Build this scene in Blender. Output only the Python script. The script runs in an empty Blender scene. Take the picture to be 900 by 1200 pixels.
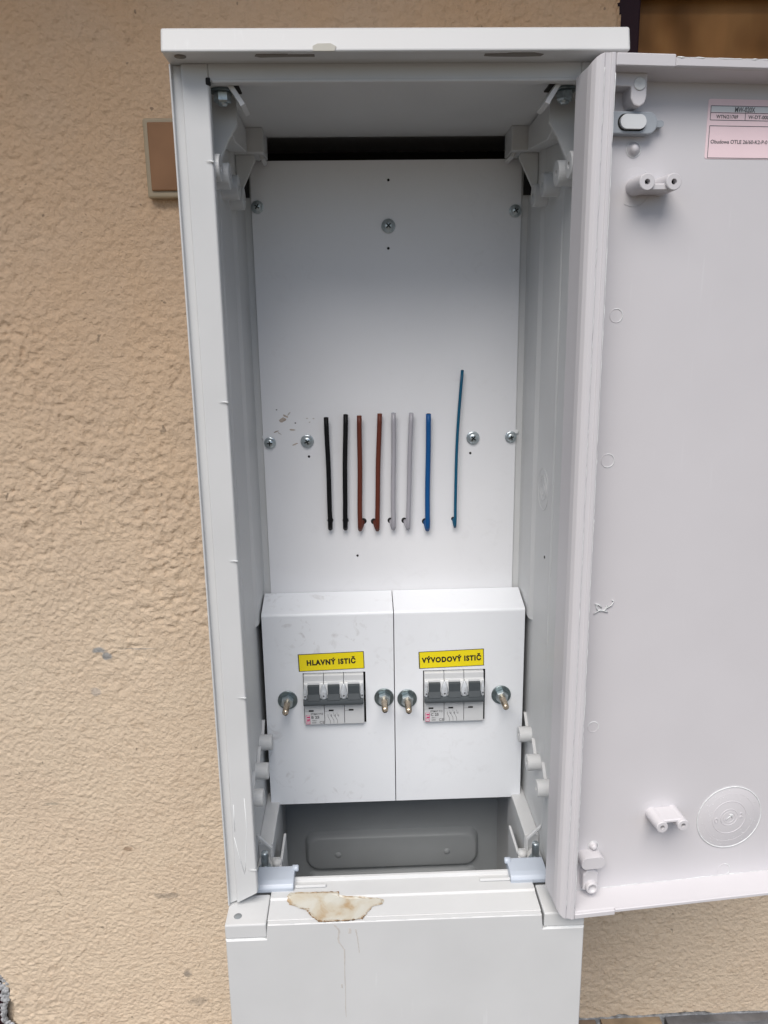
import bpy, bmesh, math, random
import numpy as np
from mathutils import Vector, Matrix
random.seed(7); rng = np.random.default_rng(11)
S = bpy.context.scene
R = math.radians
# ------------------------------------------------------------------ camera
def cam_basis(yaw, pitch, roll):
    f = Vector((math.sin(yaw)*math.cos(pitch), math.cos(yaw)*math.cos(pitch), -math.sin(pitch)))
    r = Vector((math.cos(yaw), -math.sin(yaw), 0)); u = r.cross(f)
    return f, r*math.cos(roll)+u*math.sin(roll), -r*math.sin(roll)+u*math.cos(roll)
cd = bpy.data.cameras.new('camera'); cam = bpy.data.objects.new('camera', cd); S.collection.objects.link(cam)
F_, R_, U_ = cam_basis(.0317, .2320, -.0150)
M = Matrix((R_, U_, -F_)).transposed().to_4x4(); M.translation = Vector((-.0270, -.5040, .0049))
cam.matrix_world = M
cd.sensor_fit = 'VERTICAL'; cd.sensor_height = 36; cd.sensor_width = 27; cd.lens = 911.1/1200*36
cd.clip_start = .01; cd.clip_end = 200
S.camera = cam
# ------------------------------------------------------------------ world, sun, exposure
SUN_EL, SUN_AZ = R(55), R(-15)          # azimuth measured from -Y (the camera side), + is to the right
W = bpy.data.worlds.new('World'); S.world = W; W.use_nodes = True
wn = W.node_tree.nodes; wl = W.node_tree.links; wn.clear()
sky = wn.new('ShaderNodeTexSky'); sky.sky_type = 'NISHITA'; sky.sun_disc = False
sky.sun_elevation = SUN_EL; sky.sun_rotation = R(180)-SUN_AZ; sky.dust_density = 2.0; sky.air_density = 1.0
bg = wn.new('ShaderNodeBackground'); bg.inputs[1].default_value = .070
wo = wn.new('ShaderNodeOutputWorld'); wl.new(sky.outputs[0], bg.inputs[0]); wl.new(bg.outputs[0], wo.inputs[0])
ld = bpy.data.lights.new('sun', 'SUN'); ld.energy = 2.3; ld.angle = R(48); ld.color = (1, .95, .90)
sun = bpy.data.objects.new('sun', ld); S.collection.objects.link(sun)
sd = Vector((math.sin(SUN_AZ)*math.cos(SUN_EL), -math.cos(SUN_AZ)*math.cos(SUN_EL), math.sin(SUN_EL)))
sun.rotation_euler = sd.to_track_quat('Z', 'Y').to_euler(); sun.location = sd*6
S.view_settings.view_transform = 'Standard'; S.view_settings.look = 'None'
S.view_settings.exposure = .76; S.view_settings.gamma = 1; S.view_settings.use_curve_mapping = False

# ------------------------------------------------------------------ materials
def mat(name, col, rough=.5, metal=0., var=.04, vscale=30., bump=0., bscale=400., spec=.5, stretch=(1, 1, 1), tint=None, tscale=8., coat=0., trans=0.):
    m = bpy.data.materials.new(name); m.use_nodes = True
    n = m.node_tree.nodes; l = m.node_tree.links; b = n['Principled BSDF']
    tc = n.new('ShaderNodeTexCoord'); mp = n.new('ShaderNodeMapping'); mp.inputs['Scale'].default_value = stretch
    l.new(tc.outputs['Object'], mp.inputs[0])
    nz = n.new('ShaderNodeTexNoise'); nz.inputs['Scale'].default_value = vscale; nz.inputs['Detail'].default_value = 6
    l.new(mp.outputs[0], nz.inputs[0])
    mr = n.new('ShaderNodeMapRange'); mr.inputs['From Min'].default_value = .3; mr.inputs['From Max'].default_value = .7
    mr.inputs['To Min'].default_value = 1-var; mr.inputs['To Max'].default_value = 1+var; l.new(nz.outputs[0], mr.inputs[0])
    mx = n.new('ShaderNodeVectorMath'); mx.operation = 'SCALE'
    if tint:
        n2 = n.new('ShaderNodeTexNoise'); n2.inputs['Scale'].default_value = tscale; l.new(tc.outputs['Object'], n2.inputs[0])
        r2 = n.new('ShaderNodeMapRange'); r2.inputs['From Min'].default_value = .38; r2.inputs['From Max'].default_value = .62; l.new(n2.outputs[0], r2.inputs[0])
        mc = n.new('ShaderNodeMix'); mc.data_type = 'RGBA'; mc.inputs[6].default_value = (*col, 1); mc.inputs[7].default_value = (*tint, 1)
        l.new(r2.outputs[0], mc.inputs[0]); l.new(mc.outputs[2], mx.inputs[0])
    else: mx.inputs[0].default_value = col
    l.new(mr.outputs[0], mx.inputs['Scale']); l.new(mx.outputs[0], b.inputs['Base Color'])
    rr = n.new('ShaderNodeMapRange'); rr.inputs['To Min'].default_value = rough*.85; rr.inputs['To Max'].default_value = min(1, rough*1.15)
    l.new(nz.outputs[0], rr.inputs[0]); l.new(rr.outputs[0], b.inputs['Roughness'])
    b.inputs['Metallic'].default_value = metal; b.inputs['Specular IOR Level'].default_value = spec
    b.inputs['Coat Weight'].default_value = coat; b.inputs['Transmission Weight'].default_value = trans
    if bump:
        nb = n.new('ShaderNodeTexNoise'); nb.inputs['Scale'].default_value = bscale; nb.inputs['Detail'].default_value = 4
        l.new(mp.outputs[0], nb.inputs[0])
        bp = n.new('ShaderNodeBump'); bp.inputs['Strength'].default_value = 1; bp.inputs['Distance'].default_value = bump
        l.new(nb.outputs[0], bp.inputs['Height']); l.new(bp.outputs[0], b.inputs['Normal'])
    return m

def plastic(name, col, bump=.00006, bscale=55, scuff=.5, var=.03):
    """moulded polyester: faint sink marks, fine grain, thin pale scratches"""
    m = mat(name, col, rough=.46, var=var, vscale=18, bump=bump, bscale=bscale)
    n = m.node_tree.nodes; l = m.node_tree.links; b = n['Principled BSDF']
    src = b.inputs['Base Color'].links[0].from_socket
    tc = n.new('ShaderNodeTexCoord')
    acc = None
    for ang, sc, seed in ((12, (260, 260, 14), 3), (-35, (300, 300, 20), 8)):
        mp = n.new('ShaderNodeMapping'); mp.inputs['Rotation'].default_value = (0, R(ang), R(seed)); mp.inputs['Scale'].default_value = sc
        mp.inputs['Location'].default_value = (seed, seed*2, 0)
        l.new(tc.outputs['Object'], mp.inputs[0])
        nz = n.new('ShaderNodeTexNoise'); nz.inputs['Scale'].default_value = 1; nz.inputs['Detail'].default_value = 1; l.new(mp.outputs[0], nz.inputs[0])
        r = n.new('ShaderNodeMapRange'); r.inputs['From Min'].default_value = .70; r.inputs['From Max'].default_value = .78; l.new(nz.outputs[0], r.inputs[0])
        acc = r if acc is None else acc
        if acc is not r:
            ad = n.new('ShaderNodeMath'); ad.operation = 'MAXIMUM'; l.new(acc.outputs[0], ad.inputs[0]); l.new(r.outputs[0], ad.inputs[1]); acc = ad
    big = n.new('ShaderNodeTexNoise'); big.inputs['Scale'].default_value = 9; l.new(tc.outputs['Object'], big.inputs[0])
    br = n.new('ShaderNodeMapRange'); br.inputs['From Min'].default_value = .48; br.inputs['From Max'].default_value = .7; l.new(big.outputs[0], br.inputs[0])
    mu = n.new('ShaderNodeMath'); mu.operation = 'MULTIPLY'; l.new(acc.outputs[0], mu.inputs[0]); l.new(br.outputs[0], mu.inputs[1])
    mu2 = n.new('ShaderNodeMath'); mu2.operation = 'MULTIPLY'; mu2.inputs[1].default_value = scuff; l.new(mu.outputs[0], mu2.inputs[0])
    mc = n.new('ShaderNodeMix'); mc.data_type = 'RGBA'; l.new(mu2.outputs[0], mc.inputs[0]); l.new(src, mc.inputs[6]); mc.inputs[7].default_value = (.85, .87, .88, 1)
    l.new(mc.outputs[2], b.inputs['Base Color'])
    return m

def scuffed(name, col, dirt=.5, seed=0.):
    """powder coated sheet: smudges and dark scuffs in patches"""
    m = mat(name, col, rough=.38, var=.012, vscale=20, bump=.00002, bscale=900)
    n = m.node_tree.nodes; l = m.node_tree.links; b = n['Principled BSDF']
    src = b.inputs['Base Color'].links[0].from_socket
    tc = n.new('ShaderNodeTexCoord'); mp = n.new('ShaderNodeMapping'); mp.inputs['Location'].default_value = (seed, 0, seed*3); l.new(tc.outputs['Object'], mp.inputs[0])
    a = n.new('ShaderNodeTexNoise'); a.inputs['Scale'].default_value = 75; a.inputs['Detail'].default_value = 5; a.inputs['Distortion'].default_value = 1.6; l.new(mp.outputs[0], a.inputs[0])
    ra = n.new('ShaderNodeMapRange'); ra.inputs['From Min'].default_value = .56; ra.inputs['From Max'].default_value = .74; l.new(a.outputs[0], ra.inputs[0])
    c = n.new('ShaderNodeTexNoise'); c.inputs['Scale'].default_value = 14; l.new(mp.outputs[0], c.inputs[0])
    rc = n.new('ShaderNodeMapRange'); rc.inputs['From Min'].default_value = .45; rc.inputs['From Max'].default_value = .65; l.new(c.outputs[0], rc.inputs[0])
    mu = n.new('ShaderNodeMath'); mu.operation = 'MULTIPLY'; l.new(ra.outputs[0], mu.inputs[0]); l.new(rc.outputs[0], mu.inputs[1])
    m2 = n.new('ShaderNodeMath'); m2.operation = 'MULTIPLY'; m2.inputs[1].default_value = dirt; l.new(mu.outputs[0], m2.inputs[0])
    mc = n.new('ShaderNodeMix'); mc.data_type = 'RGBA'; l.new(m2.outputs[0], mc.inputs[0]); l.new(src, mc.inputs[6]); mc.inputs[7].default_value = (.36, .34, .33, 1)
    l.new(mc.outputs[2], b.inputs['Base Color'])
    return m

GREY = (.575, .585, .585)
M_body = plastic('moulded_grey_plastic', GREY, scuff=.16)
M_door = plastic('door_plastic', (.585, .572, .588), bump=.00004, bscale=60, scuff=.08, var=.015)
M_flash = mat('trimmed_and_lit_edge', (.68, .70, .70), rough=.6, var=.1, vscale=300)
M_plate = scuffed('white_painted_plate', (.755, .765, .785), dirt=.12, seed=2)
M_coverL = scuffed('white_painted_cover_scuffed', (.76, .785, .815), dirt=.65, seed=0)
M_coverR = scuffed('white_painted_cover', (.76, .785, .815), dirt=.12, seed=5)
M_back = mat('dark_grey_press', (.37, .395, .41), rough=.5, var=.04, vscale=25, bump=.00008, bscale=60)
M_black = mat('dark_hole', (.008, .008, .008), rough=.8, var=0)
M_dark = mat('painted_cavity_shade', (.03, .026, .022), rough=.8, var=.3, vscale=40)
M_slot = mat('recess_grey_brown', (.20, .185, .165), rough=.8, var=.1)
M_clip = mat('blue_grey_clip', (.45, .50, .57), rough=.35, var=.02)
M_clipd = mat('grey_lock_plate', (.33, .36, .39), rough=.4, var=.02)
M_zinc = mat('zinc_steel', (.50, .56, .58), rough=.32, metal=.85, var=.25, vscale=250)
M_washer = mat('dull_zinc_washer', (.20, .245, .255), rough=.32, metal=.9, var=.25, vscale=300)
M_rod = mat('brass_zinc_rod', (.68, .57, .44), rough=.25, metal=.95, var=.15, vscale=300)
M_recess = mat('screw_recess', (.03, .035, .035), rough=.5, metal=.5)
M_yellow = mat('yellow_label', (.80, .66, .008), rough=.45, var=.02)
M_ink = mat('black_ink', (.012, .010, .012), rough=.5, var=0)
M_inkg = mat('grey_ink', (.10, .10, .105), rough=.5, var=0)
M_pinkink = mat('magenta_ink', (.55, .04, .16), rough=.5, var=0)
M_brk = mat('breaker_grey', (.55, .565, .575), rough=.42, var=.02, vscale=60)
M_brkw = mat('breaker_light', (.62, .64, .65), rough=.3, var=.02)
M_clear = mat('clear_label_holder', (.50, .53, .56), rough=.12, var=.2, vscale=250, coat=.5)
M_tog = mat('toggle_grey', (.060, .070, .077), rough=.55, spec=.25, var=.05)
M_wk = mat('wire_black', (.005, .005, .006), rough=.5, var=0, spec=.2)
M_wb = mat('wire_brown', (.115, .026, .014), rough=.45, var=.05, spec=.3)
M_wg = mat('wire_grey', (.36, .355, .39), rough=.35, var=.03)
M_wbl = mat('wire_blue', (.004, .075, .24), rough=.42, var=.04, spec=.3)
M_wte = mat('wire_teal_blue', (.004, .085, .16), rough=.42, var=.04, spec=.3)
M_cu = mat('copper_end', (.55, .40, .32), rough=.4, metal=.8)
M_sticker = mat('pink_white_sticker', (.84, .66, .69), rough=.45, var=.02)
M_maroon = mat('maroon_paint', (.022, .006, .010), rough=.5, spec=.2, var=.15, vscale=30)
M_bell = mat('brown_plastic_cover', (.27, .145, .075), rough=.55, spec=.2, var=.12, vscale=25)
M_bellf = mat('beige_plastic_rim', (.36, .29, .19), rough=.45, var=.05)
M_crust = mat('bare_mortar', (.34, .35, .36), rough=.9, var=.5, vscale=120, bump=.002, bscale=200)
M_pave = mat('pavement_grey', (.085, .068, .05), rough=.9, var=.15, vscale=8, bump=.002, bscale=60)
M_added_eave = mat('added_ochre_soffit', (.50, .27, .12), rough=.6, var=.2, vscale=6, stretch=(1, 14, 1))
M_glue = mat('scratch_white', (.82, .85, .85), rough=.5, var=.05)
M_smut = mat('brown_smudge', (.42, .36, .31), rough=.7, var=.3, vscale=300)

def window_reflection():
    m = mat('painted_brown_reflection', (.36, .175, .060), rough=.4, spec=.12, var=.22, vscale=9, stretch=(3, 3, .8), tint=(.15, .062, .014), tscale=13)  # two mottled browns stand in for the reflection in the glass
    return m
M_pane = window_reflection()

def stucco():
    m = bpy.data.materials.new('ochre_stucco'); m.use_nodes = True
    n = m.node_tree.nodes; l = m.node_tree.links; b = n['Principled BSDF']; b.inputs['Roughness'].default_value = .82; b.inputs['Specular IOR Level'].default_value = .25
    tc = n.new('ShaderNodeTexCoord')
    def noise(s, d=4, dist=0.):
        k = n.new('ShaderNodeTexNoise'); k.inputs['Scale'].default_value = s; k.inputs['Detail'].default_value = d; k.inputs['Distortion'].default_value = dist
        l.new(tc.outputs['Object'], k.inputs[0]); return k
    def ramp(k, a, c, lo=0., hi=1.):
        r = n.new('ShaderNodeMapRange'); r.inputs['From Min'].default_value = a; r.inputs['From Max'].default_value = c
        r.inputs['To Min'].default_value = lo; r.inputs['To Max'].default_value = hi; l.new(k.outputs[0], r.inputs[0]); return r
    def mixc(f, A, B):
        x = n.new('ShaderNodeMix'); x.data_type = 'RGBA'; l.new(f, x.inputs[0])
        for s, v in ((x.inputs[6], A), (x.inputs[7], B)):
            if isinstance(v, tuple): s.default_value = (*v, 1)
            else: l.new(v, s)
        return x.outputs[2]
    # painted light: warm shaded tone high up, paler greyer tone lower down
    sx = n.new('ShaderNodeSeparateXYZ'); l.new(tc.outputs['Object'], sx.inputs[0])
    nb = noise(3.2, 4)
    ad = n.new('ShaderNodeMath'); ad.operation = 'MULTIPLY_ADD'; l.new(nb.outputs[0], ad.inputs[0]); ad.inputs[1].default_value = .55; l.new(sx.outputs[2], ad.inputs[2])
    dz = ramp(ad, -.10, .62)
    col = mixc(dz.outputs[0], (.66, .54, .405), (.62, .41, .245))
    col = mixc(ramp(noise(16, 6), .40, .72, 0, .35).outputs[0], col, (.60, .47, .35))
    col = mixc(ramp(noise(130, 5), .55, .8, 0, .35).outputs[0], col, (.33, .22, .13))
    # specks of grime
    col = mixc(ramp(noise(85, 2, .5), .735, .77, 0, .55).outputs[0], col, (.10, .08, .06))
    # bare chips at fixed places (x, z, rx, rz)
    nd = noise(70, 3)
    for (cx, cz, rx, rz, c, st) in ((-.3065, -.3235, .011, .0045, (.30, .31, .31), .9), (-.300, -.330, .007, .005, (.30, .31, .31), .9), (-.268, -.3225, .028, .0011, (.28, .27, .26), .6),
                                    (-.315, -.372, .006, .005, (.38, .36, .34), .5), (-.30, -.565, .007, .004, (.25, .16, .10), .7), (-.262, -.628, .02, .004, (.22, .19, .16), .5),
                                    (-.245, -.735, .007, .009, (.20, .18, .16), .7), (-.232, -.775, .016, .006, (.22, .19, .16), .4), (-.376, -.505, .012, .003, (.27, .25, .2), .5)):
        vx = n.new('ShaderNodeVectorMath'); vx.operation = 'SUBTRACT'; l.new(tc.outputs['Object'], vx.inputs[0]); vx.inputs[1].default_value = (cx, .275, cz)
        vs = n.new('ShaderNodeVectorMath'); vs.operation = 'MULTIPLY'; l.new(vx.outputs[0], vs.inputs[0]); vs.inputs[1].default_value = (1/rx, 0, 1/rz)
        ln = n.new('ShaderNodeVectorMath'); ln.operation = 'LENGTH'; l.new(vs.outputs[0], ln.inputs[0])
        a2 = n.new('ShaderNodeMath'); a2.operation = 'MULTIPLY_ADD'; l.new(nd.outputs[0], a2.inputs[0]); a2.inputs[1].default_value = 2.4; l.new(ln.outputs['Value'], a2.inputs[2])
        col = mixc(ramp(a2, 1.75, 2.15, st, 0).outputs[0], col, c)
    l.new(col, b.inputs['Base Color'])
    bp = n.new('ShaderNodeBump'); bp.inputs['Distance'].default_value = .0026; bp.inputs['Strength'].default_value = 1
    l.new(noise(240, 6).outputs[0], bp.inputs['Height']); l.new(bp.outputs[0], b.inputs['Normal'])
    return m
M_stucco = stucco()

# ------------------------------------------------------------------ helpers
C = S.collection
class MB:
    """collects shapes into one mesh"""
    def __init__(s): s.v = []; s.f = []; s.m = []; s.mats = []; s.sm = []
    def mi(s, m):
        if m not in s.mats: s.mats.append(m)
        return s.mats.index(m)
    def bmadd(s, bm, m, smooth=False):
        o = len(s.v); bm.verts.index_update()
        s.v += [tuple(v.co) for v in bm.verts]
        for f in bm.faces: s.f.append([o+v.index for v in f.verts]); s.m.append(s.mi(m)); s.sm.append(smooth)
        bm.free(); return s
    def box(s, x0, x1, y0, y1, z0, z1, m, bev=0., seg=2):
        bm = bmesh.new(); bmesh.ops.create_cube(bm, size=1)
        for v in bm.verts: v.co = Vector(((x0+x1)/2+v.co.x*(x1-x0), (y0+y1)/2+v.co.y*(y1-y0), (z0+z1)/2+v.co.z*(z1-z0)))
        if bev: bmesh.ops.bevel(bm, geom=bm.edges[:], offset=bev, segments=seg, affect='EDGES', profile=.5)
        return s.bmadd(bm, m, False)
    def prism(s, pts, fn, d0, d1, m, bev=0., seg=1, smooth=False):
        """pts: 2-D outline; fn(a, b, d) -> xyz; d0, d1 numbers or functions of (a, b)"""
        g = lambda d, a, b: d(a, b) if callable(d) else d
        bm = bmesh.new()
        A = [bm.verts.new(fn(a, b, g(d0, a, b))) for a, b in pts]; B = [bm.verts.new(fn(a, b, g(d1, a, b))) for a, b in pts]
        n = len(pts)
        bm.faces.new(A); bm.faces.new(B[::-1])
        for i in range(n): bm.faces.new((A[i], B[i], B[(i+1) % n], A[(i+1) % n]))
        bmesh.ops.recalc_face_normals(bm, faces=bm.faces[:])
        if bev: bmesh.ops.bevel(bm, geom=bm.edges[:], offset=bev, segments=seg, affect='EDGES', profile=.5, clamp_overlap=True)
        return s.bmadd(bm, m, smooth)
    def lathe(s, prof, o, ax, m, seg=24, smooth=True, ph=0.):
        """prof: (radius, distance along ax)"""
        ax = Vector(ax).normalized(); t = Vector((0, 0, 1)) if abs(ax.z) < .9 else Vector((1, 0, 0))
        e1 = ax.cross(t).normalized(); e2 = ax.cross(e1); o = Vector(o)
        bm = bmesh.new(); rings = []
        for r, h in prof:
            if r < 1e-7: rings.append([bm.verts.new(o+ax*h)])
            else: rings.append([bm.verts.new(o+ax*h+(e1*math.cos(ph+2*math.pi*k/seg)+e2*math.sin(ph+2*math.pi*k/seg))*r) for k in range(seg)])
        for a, b in zip(rings, rings[1:]):
            for k in range(seg):
                k2 = (k+1) % seg
                if len(a) == 1 and len(b) == 1: continue
                if len(a) == 1: bm.faces.new((a[0], b[k], b[k2]))
                elif len(b) == 1: bm.faces.new((a[k], b[0], a[k2]))
                else: bm.faces.new((a[k], b[k], b[k2], a[k2]))
        bmesh.ops.recalc_face_normals(bm, faces=bm.faces[:])
        return s.bmadd(bm, m, smooth)
    def cyl(s, o, ax, r, h, m, seg=24, bev=.0004, hole=0., hd=.006):
        prof = [(0, 0), (r, 0), (r, h-bev), (r-bev, h)]
        if hole: prof += [(hole, h), (hole, h-hd), (0, h-hd)]
        else: prof += [(0, h)]
        ax = Vector(ax)
        s.lathe(prof, o, ax, m, seg, False)
        for i in range(len(s.sm)-seg*(len(prof)-1), len(s.sm)):
            s.sm[i] = False
        return s
    def tube(s, pts, r, m, seg=10, rr=None, cap=True, capm=None):
        bm = bmesh.new(); rings = []; n = len(pts); pts = [Vector(p) for p in pts]; up = Vector((.31, .17, .93))
        pe = None
        for i, p in enumerate(pts):
            t = (pts[min(i+1, n-1)]-pts[max(i-1, 0)]).normalized()
            e1 = (pe-t*pe.dot(t)).normalized() if pe else t.cross(Vector((0, 1, 0)) if abs(t.y) < .9 else Vector((1, 0, 0))).normalized()
            pe = e1; e2 = t.cross(e1); q = rr[i] if rr else r
            rings.append([bm.verts.new(p+(e1*math.cos(2*math.pi*k/seg)+e2*math.sin(2*math.pi*k/seg))*q) for k in range(seg)])
        for a, b in zip(rings, rings[1:]):
            for k in range(seg): bm.faces.new((a[k], b[k], b[(k+1) % seg], a[(k+1) % seg]))
        if cap: bm.faces.new(rings[0][::-1]); bm.faces.new(rings[-1])
        bmesh.ops.recalc_face_normals(bm, faces=bm.faces[:])
        return s.bmadd(bm, m, True)
    def ring(s, c, ax, r, q, m, seg=40, a0=0., a1=360., wob=0.):
        ax = Vector(ax).normalized(); t = Vector((0, 0, 1)); e1 = ax.cross(t).normalized(); e2 = ax.cross(e1); c = Vector(c)
        k = max(3, int(seg*(a1-a0)/360)); pts = []
        for i in range(k+1):
            a = R(a0+(a1-a0)*i/k); rr = r*(1+random.uniform(-wob, wob)); pts.append(c+(e1*math.cos(a)+e2*math.sin(a))*rr)
        return s.tube(pts, q, m, seg=5, cap=False)
    def text(s, txt, size, m, o, right=(1, 0, 0), up=(0, 0, 1), bold=0., align='LEFT', wid=None, hgt=None, ext=.00008, space=1.):
        cu = bpy.data.curves.new('t', 'FONT'); cu.body = txt; cu.size = size; cu.offset = bold; cu.align_x = align; cu.space_character = space; cu.extrude = ext; cu.resolution_u = 4
        ob = bpy.data.objects.new('t', cu); C.objects.link(ob)
        me = bpy.data.meshes.new_from_object(ob.evaluated_get(bpy.context.evaluated_depsgraph_get()))
        bpy.data.objects.remove(ob); bpy.data.curves.remove(cu)
        if not me.vertices: return s
        r = Vector(right).normalized(); u = Vector(up).normalized(); nn = r.cross(u); o = Vector(o)
        xs = [v.co.x for v in me.vertices]; ys = [v.co.y for v in me.vertices]
        kx = wid/(max(xs)-min(xs)) if wid else 1; ky = hgt/(max(ys)-min(ys)) if hgt else 1
        b = len(s.v)
        for v in me.vertices: s.v.append(tuple(o+r*v.co.x*kx+u*v.co.y*ky+nn*v.co.z))
        for p in me.polygons: s.f.append([b+i for i in p.vertices]); s.m.append(s.mi(m)); s.sm.append(False)
        bpy.data.meshes.remove(me); return s
    def mesh(s, name):
        me = bpy.data.meshes.new(name); me.from_pydata(s.v, [], s.f)
        for m in s.mats: me.materials.append(m)
        me.polygons.foreach_set('material_index', s.m); me.polygons.foreach_set('use_smooth', s.sm); me.update()
        return me
def wloc(o):
    p = Vector((0, 0, 0))
    while o: p += o.location; o = o.parent
    return p
def part(name, mb, parent=None, loc=(0, 0, 0), rot=None, label=None):
    me = mb.mesh(name) if isinstance(mb, MB) else mb
    o = bpy.data.objects.new(name, me); C.objects.link(o)
    o.location = Vector(loc)-(wloc(parent) if parent else Vector((0, 0, 0)))
    if rot: o.rotation_euler = rot
    if parent: o.parent = parent
    if label: o['label'] = label
    return o
def thing(name, loc, label, cat, group=None):
    o = bpy.data.objects.new(name, None); o.empty_display_size = .02; C.objects.link(o); o.location = loc
    o['label'] = label; o['category'] = cat
    if group: o['group'] = group
    return o
XY = lambda a, b, d: (a, b, d)      # outline in plan, extruded up
XZ = lambda a, b, d: (a, d, b)      # outline in elevation, extruded in depth
YZ = lambda a, b, d: (d, a, b)

# ------------------------------------------------------------------ ground and house
def value_noise(nx, nz, sx, sz, cell, seed):
    g = np.random.default_rng(seed)
    gx = int(sx/cell)+4; gz = int(sz/cell)+4; L = g.random((gz, gx))*2-1
    x = np.arange(nx)/(nx-1)*sx/cell; z = np.arange(nz)/(nz-1)*sz/cell
    return L, x, z, cell
def sample(L, X, Z):
    xi = np.floor(X).astype(int); zi = np.floor(Z).astype(int); fx = X-xi; fz = Z-zi
    xi = np.clip(xi, 0, L.shape[1]-2); zi = np.clip(zi, 0, L.shape[0]-2)
    fx = fx*fx*fx*(fx*(fx*6-15)+10); fz = fz*fz*fz*(fz*(fz*6-15)+10)
    return (L[zi, xi]*(1-fx)+L[zi, xi+1]*fx)*(1-fz)+(L[zi+1, xi]*(1-fx)+L[zi+1, xi+1]*fx)*fz
def fields(X, Z, cell, seed):
    g = np.random.default_rng(seed); L = g.random((int(3/cell)+8, int(3/cell)+8))*2-1
    return sample(L, np.clip((X+1.2)/cell+1, 0, None), np.clip((Z+1.2)/cell+1, 0, None))
def stucco_height(X, Z):
    wx = fields(X, Z, .009, 1)*.0016+fields(X, Z, .03, 2)*.004; wz = fields(X, Z, .009, 3)*.0016+fields(X, Z, .03, 4)*.004
    a = fields(X+wx, Z+wz, .012, 5); b = fields(X+wx, Z+wz, .0068, 6); c = fields(X+wx, Z+wz, .0042, 7); d = fields(X, Z, .0026, 14)
    lump = np.tanh(2.6*(a*.5+b*.75+.15)); pit = np.clip(-c-.25, 0, 1)*1.3
    m1 = np.clip(.55+1.3*fields(X, Z, .07, 8)+.6*fields(X, Z, .03, 9), .2, 1)
    amp = np.clip(1.0+(Z+.35)*.6, .6, 1.25)*np.clip(.85+.9*fields(X, Z, .16, 21), .5, 1.3)
    return ((lump*.00075*m1+c*.0007-pit*.0012*m1+d*.00052)*amp*.74+fields(X, Z, .06, 10)*.0008+fields(X, Z, .25, 12)*.002)

house = thing('house', (0, .275, -1.05), 'ochre stucco house wall with a stone plinth, behind the grey cabinet', 'house')
WX0, WX1, WZ0, WZ1, ST = -.60, .72, -.822, .42, .00165
nx = int((WX1-WX0)/ST); nz = int((WZ1-WZ0)/ST)
gx, gz = np.meshgrid(np.linspace(WX0, WX1, nx), np.linspace(WZ0, WZ1, nz))
h = stucco_height(gx, gz)
edge_r = .2170+fields(gx*0+.3, gz, .014, 31)*.0018+fields(gx*0+.3, gz, .005, 32)*.0009     # ragged reveal beside the window frame
gone = (gx > edge_r) & (gz > .10)
edge_l = -.4575-.004*fields(gx*0, gz, .01, 33)-np.clip(gz+.735, 0, 1)*.9-np.clip(-.735-gz, 0, 1)*(-.10)
gone |= (gx < edge_l) & (gz < -.70)
near = np.clip((edge_r-gx)/.004, 0, 1); roundoff = np.where(gz > .10, (1-near)**2*.004, 0)
co = np.stack([gx, .275-h+np.where(gx < edge_r, roundoff, 0), gz], -1).reshape(-1, 3)
co[:, 2] = np.where(np.arange(len(co)) < nx, co[:, 2]+fields(gx, gz*0, .02, 40).reshape(-1)*.0025, co[:, 2])
idx = np.arange(nx*nz).reshape(nz, nx)
keep = ~(gone[:-1, :-1])
q = np.stack([idx[:-1, :-1][keep], idx[:-1, 1:][keep], idx[1:, 1:][keep], idx[1:, :-1][keep]], -1)
me = bpy.data.meshes.new('stucco_wall'); me.vertices.add(len(co)); me.vertices.foreach_set('co', co.astype(np.float32).ravel())
me.loops.add(q.size); me.loops.foreach_set('vertex_index', q.ravel().astype(np.int32)); me.polygons.add(len(q))
me.polygons.foreach_set('loop_start', (np.arange(len(q))*4).astype(np.int32)); me.polygons.foreach_set('loop_total', np.full(len(q), 4, np.int32))
me.update(calc_edges=True); me.polygons.foreach_set('use_smooth', np.ones(len(q), bool)); me.materials.append(M_stucco)
part('wall', me, house)
# masonry core beside and above the rendered patch, carrying the same coat
mb = MB(); mb.box(-2.2, WX0, .272, .45, -1.05, 1.15, M_stucco); mb.box(WX0, .216, .2775+.006, .45, WZ0, 1.15, M_stucco)
mb.box(WX0, .216, .2735, .283, WZ1-.002, 1.15, M_stucco); mb.box(.216, 2.0, .285, .45, WZ0, .10, M_stucco); mb.box(WX1, 2.0, .272, .284, WZ0, .10, M_stucco)
part('wall_core', mb, house)
# window with maroon frame; brown mottling on the pane paints a blurred reflection
win = MB(); win.box(.2145, .2385, .2805, .33, .095, 1.0, M_maroon, .0015); win.box(.9, .93, .2805, .33, .095, 1.0, M_maroon, .0015)
win.box(.2385, .9, .2805, .33, .097, .13, M_maroon, .0015); win.box(.2385, .9, .2825, .33, .2985, .328, M_maroon, .0015)
wo_ = part('window', win, house, label='maroon window frame with a brown reflection painted on the pane')
pn = MB(); pn.box(.2387, .9, .300, .306, .13, .2985, M_pane); pn.box(.2387, .9, .300, .306, .328, 1.0, M_pane); part('pane', pn, wo_)
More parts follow.
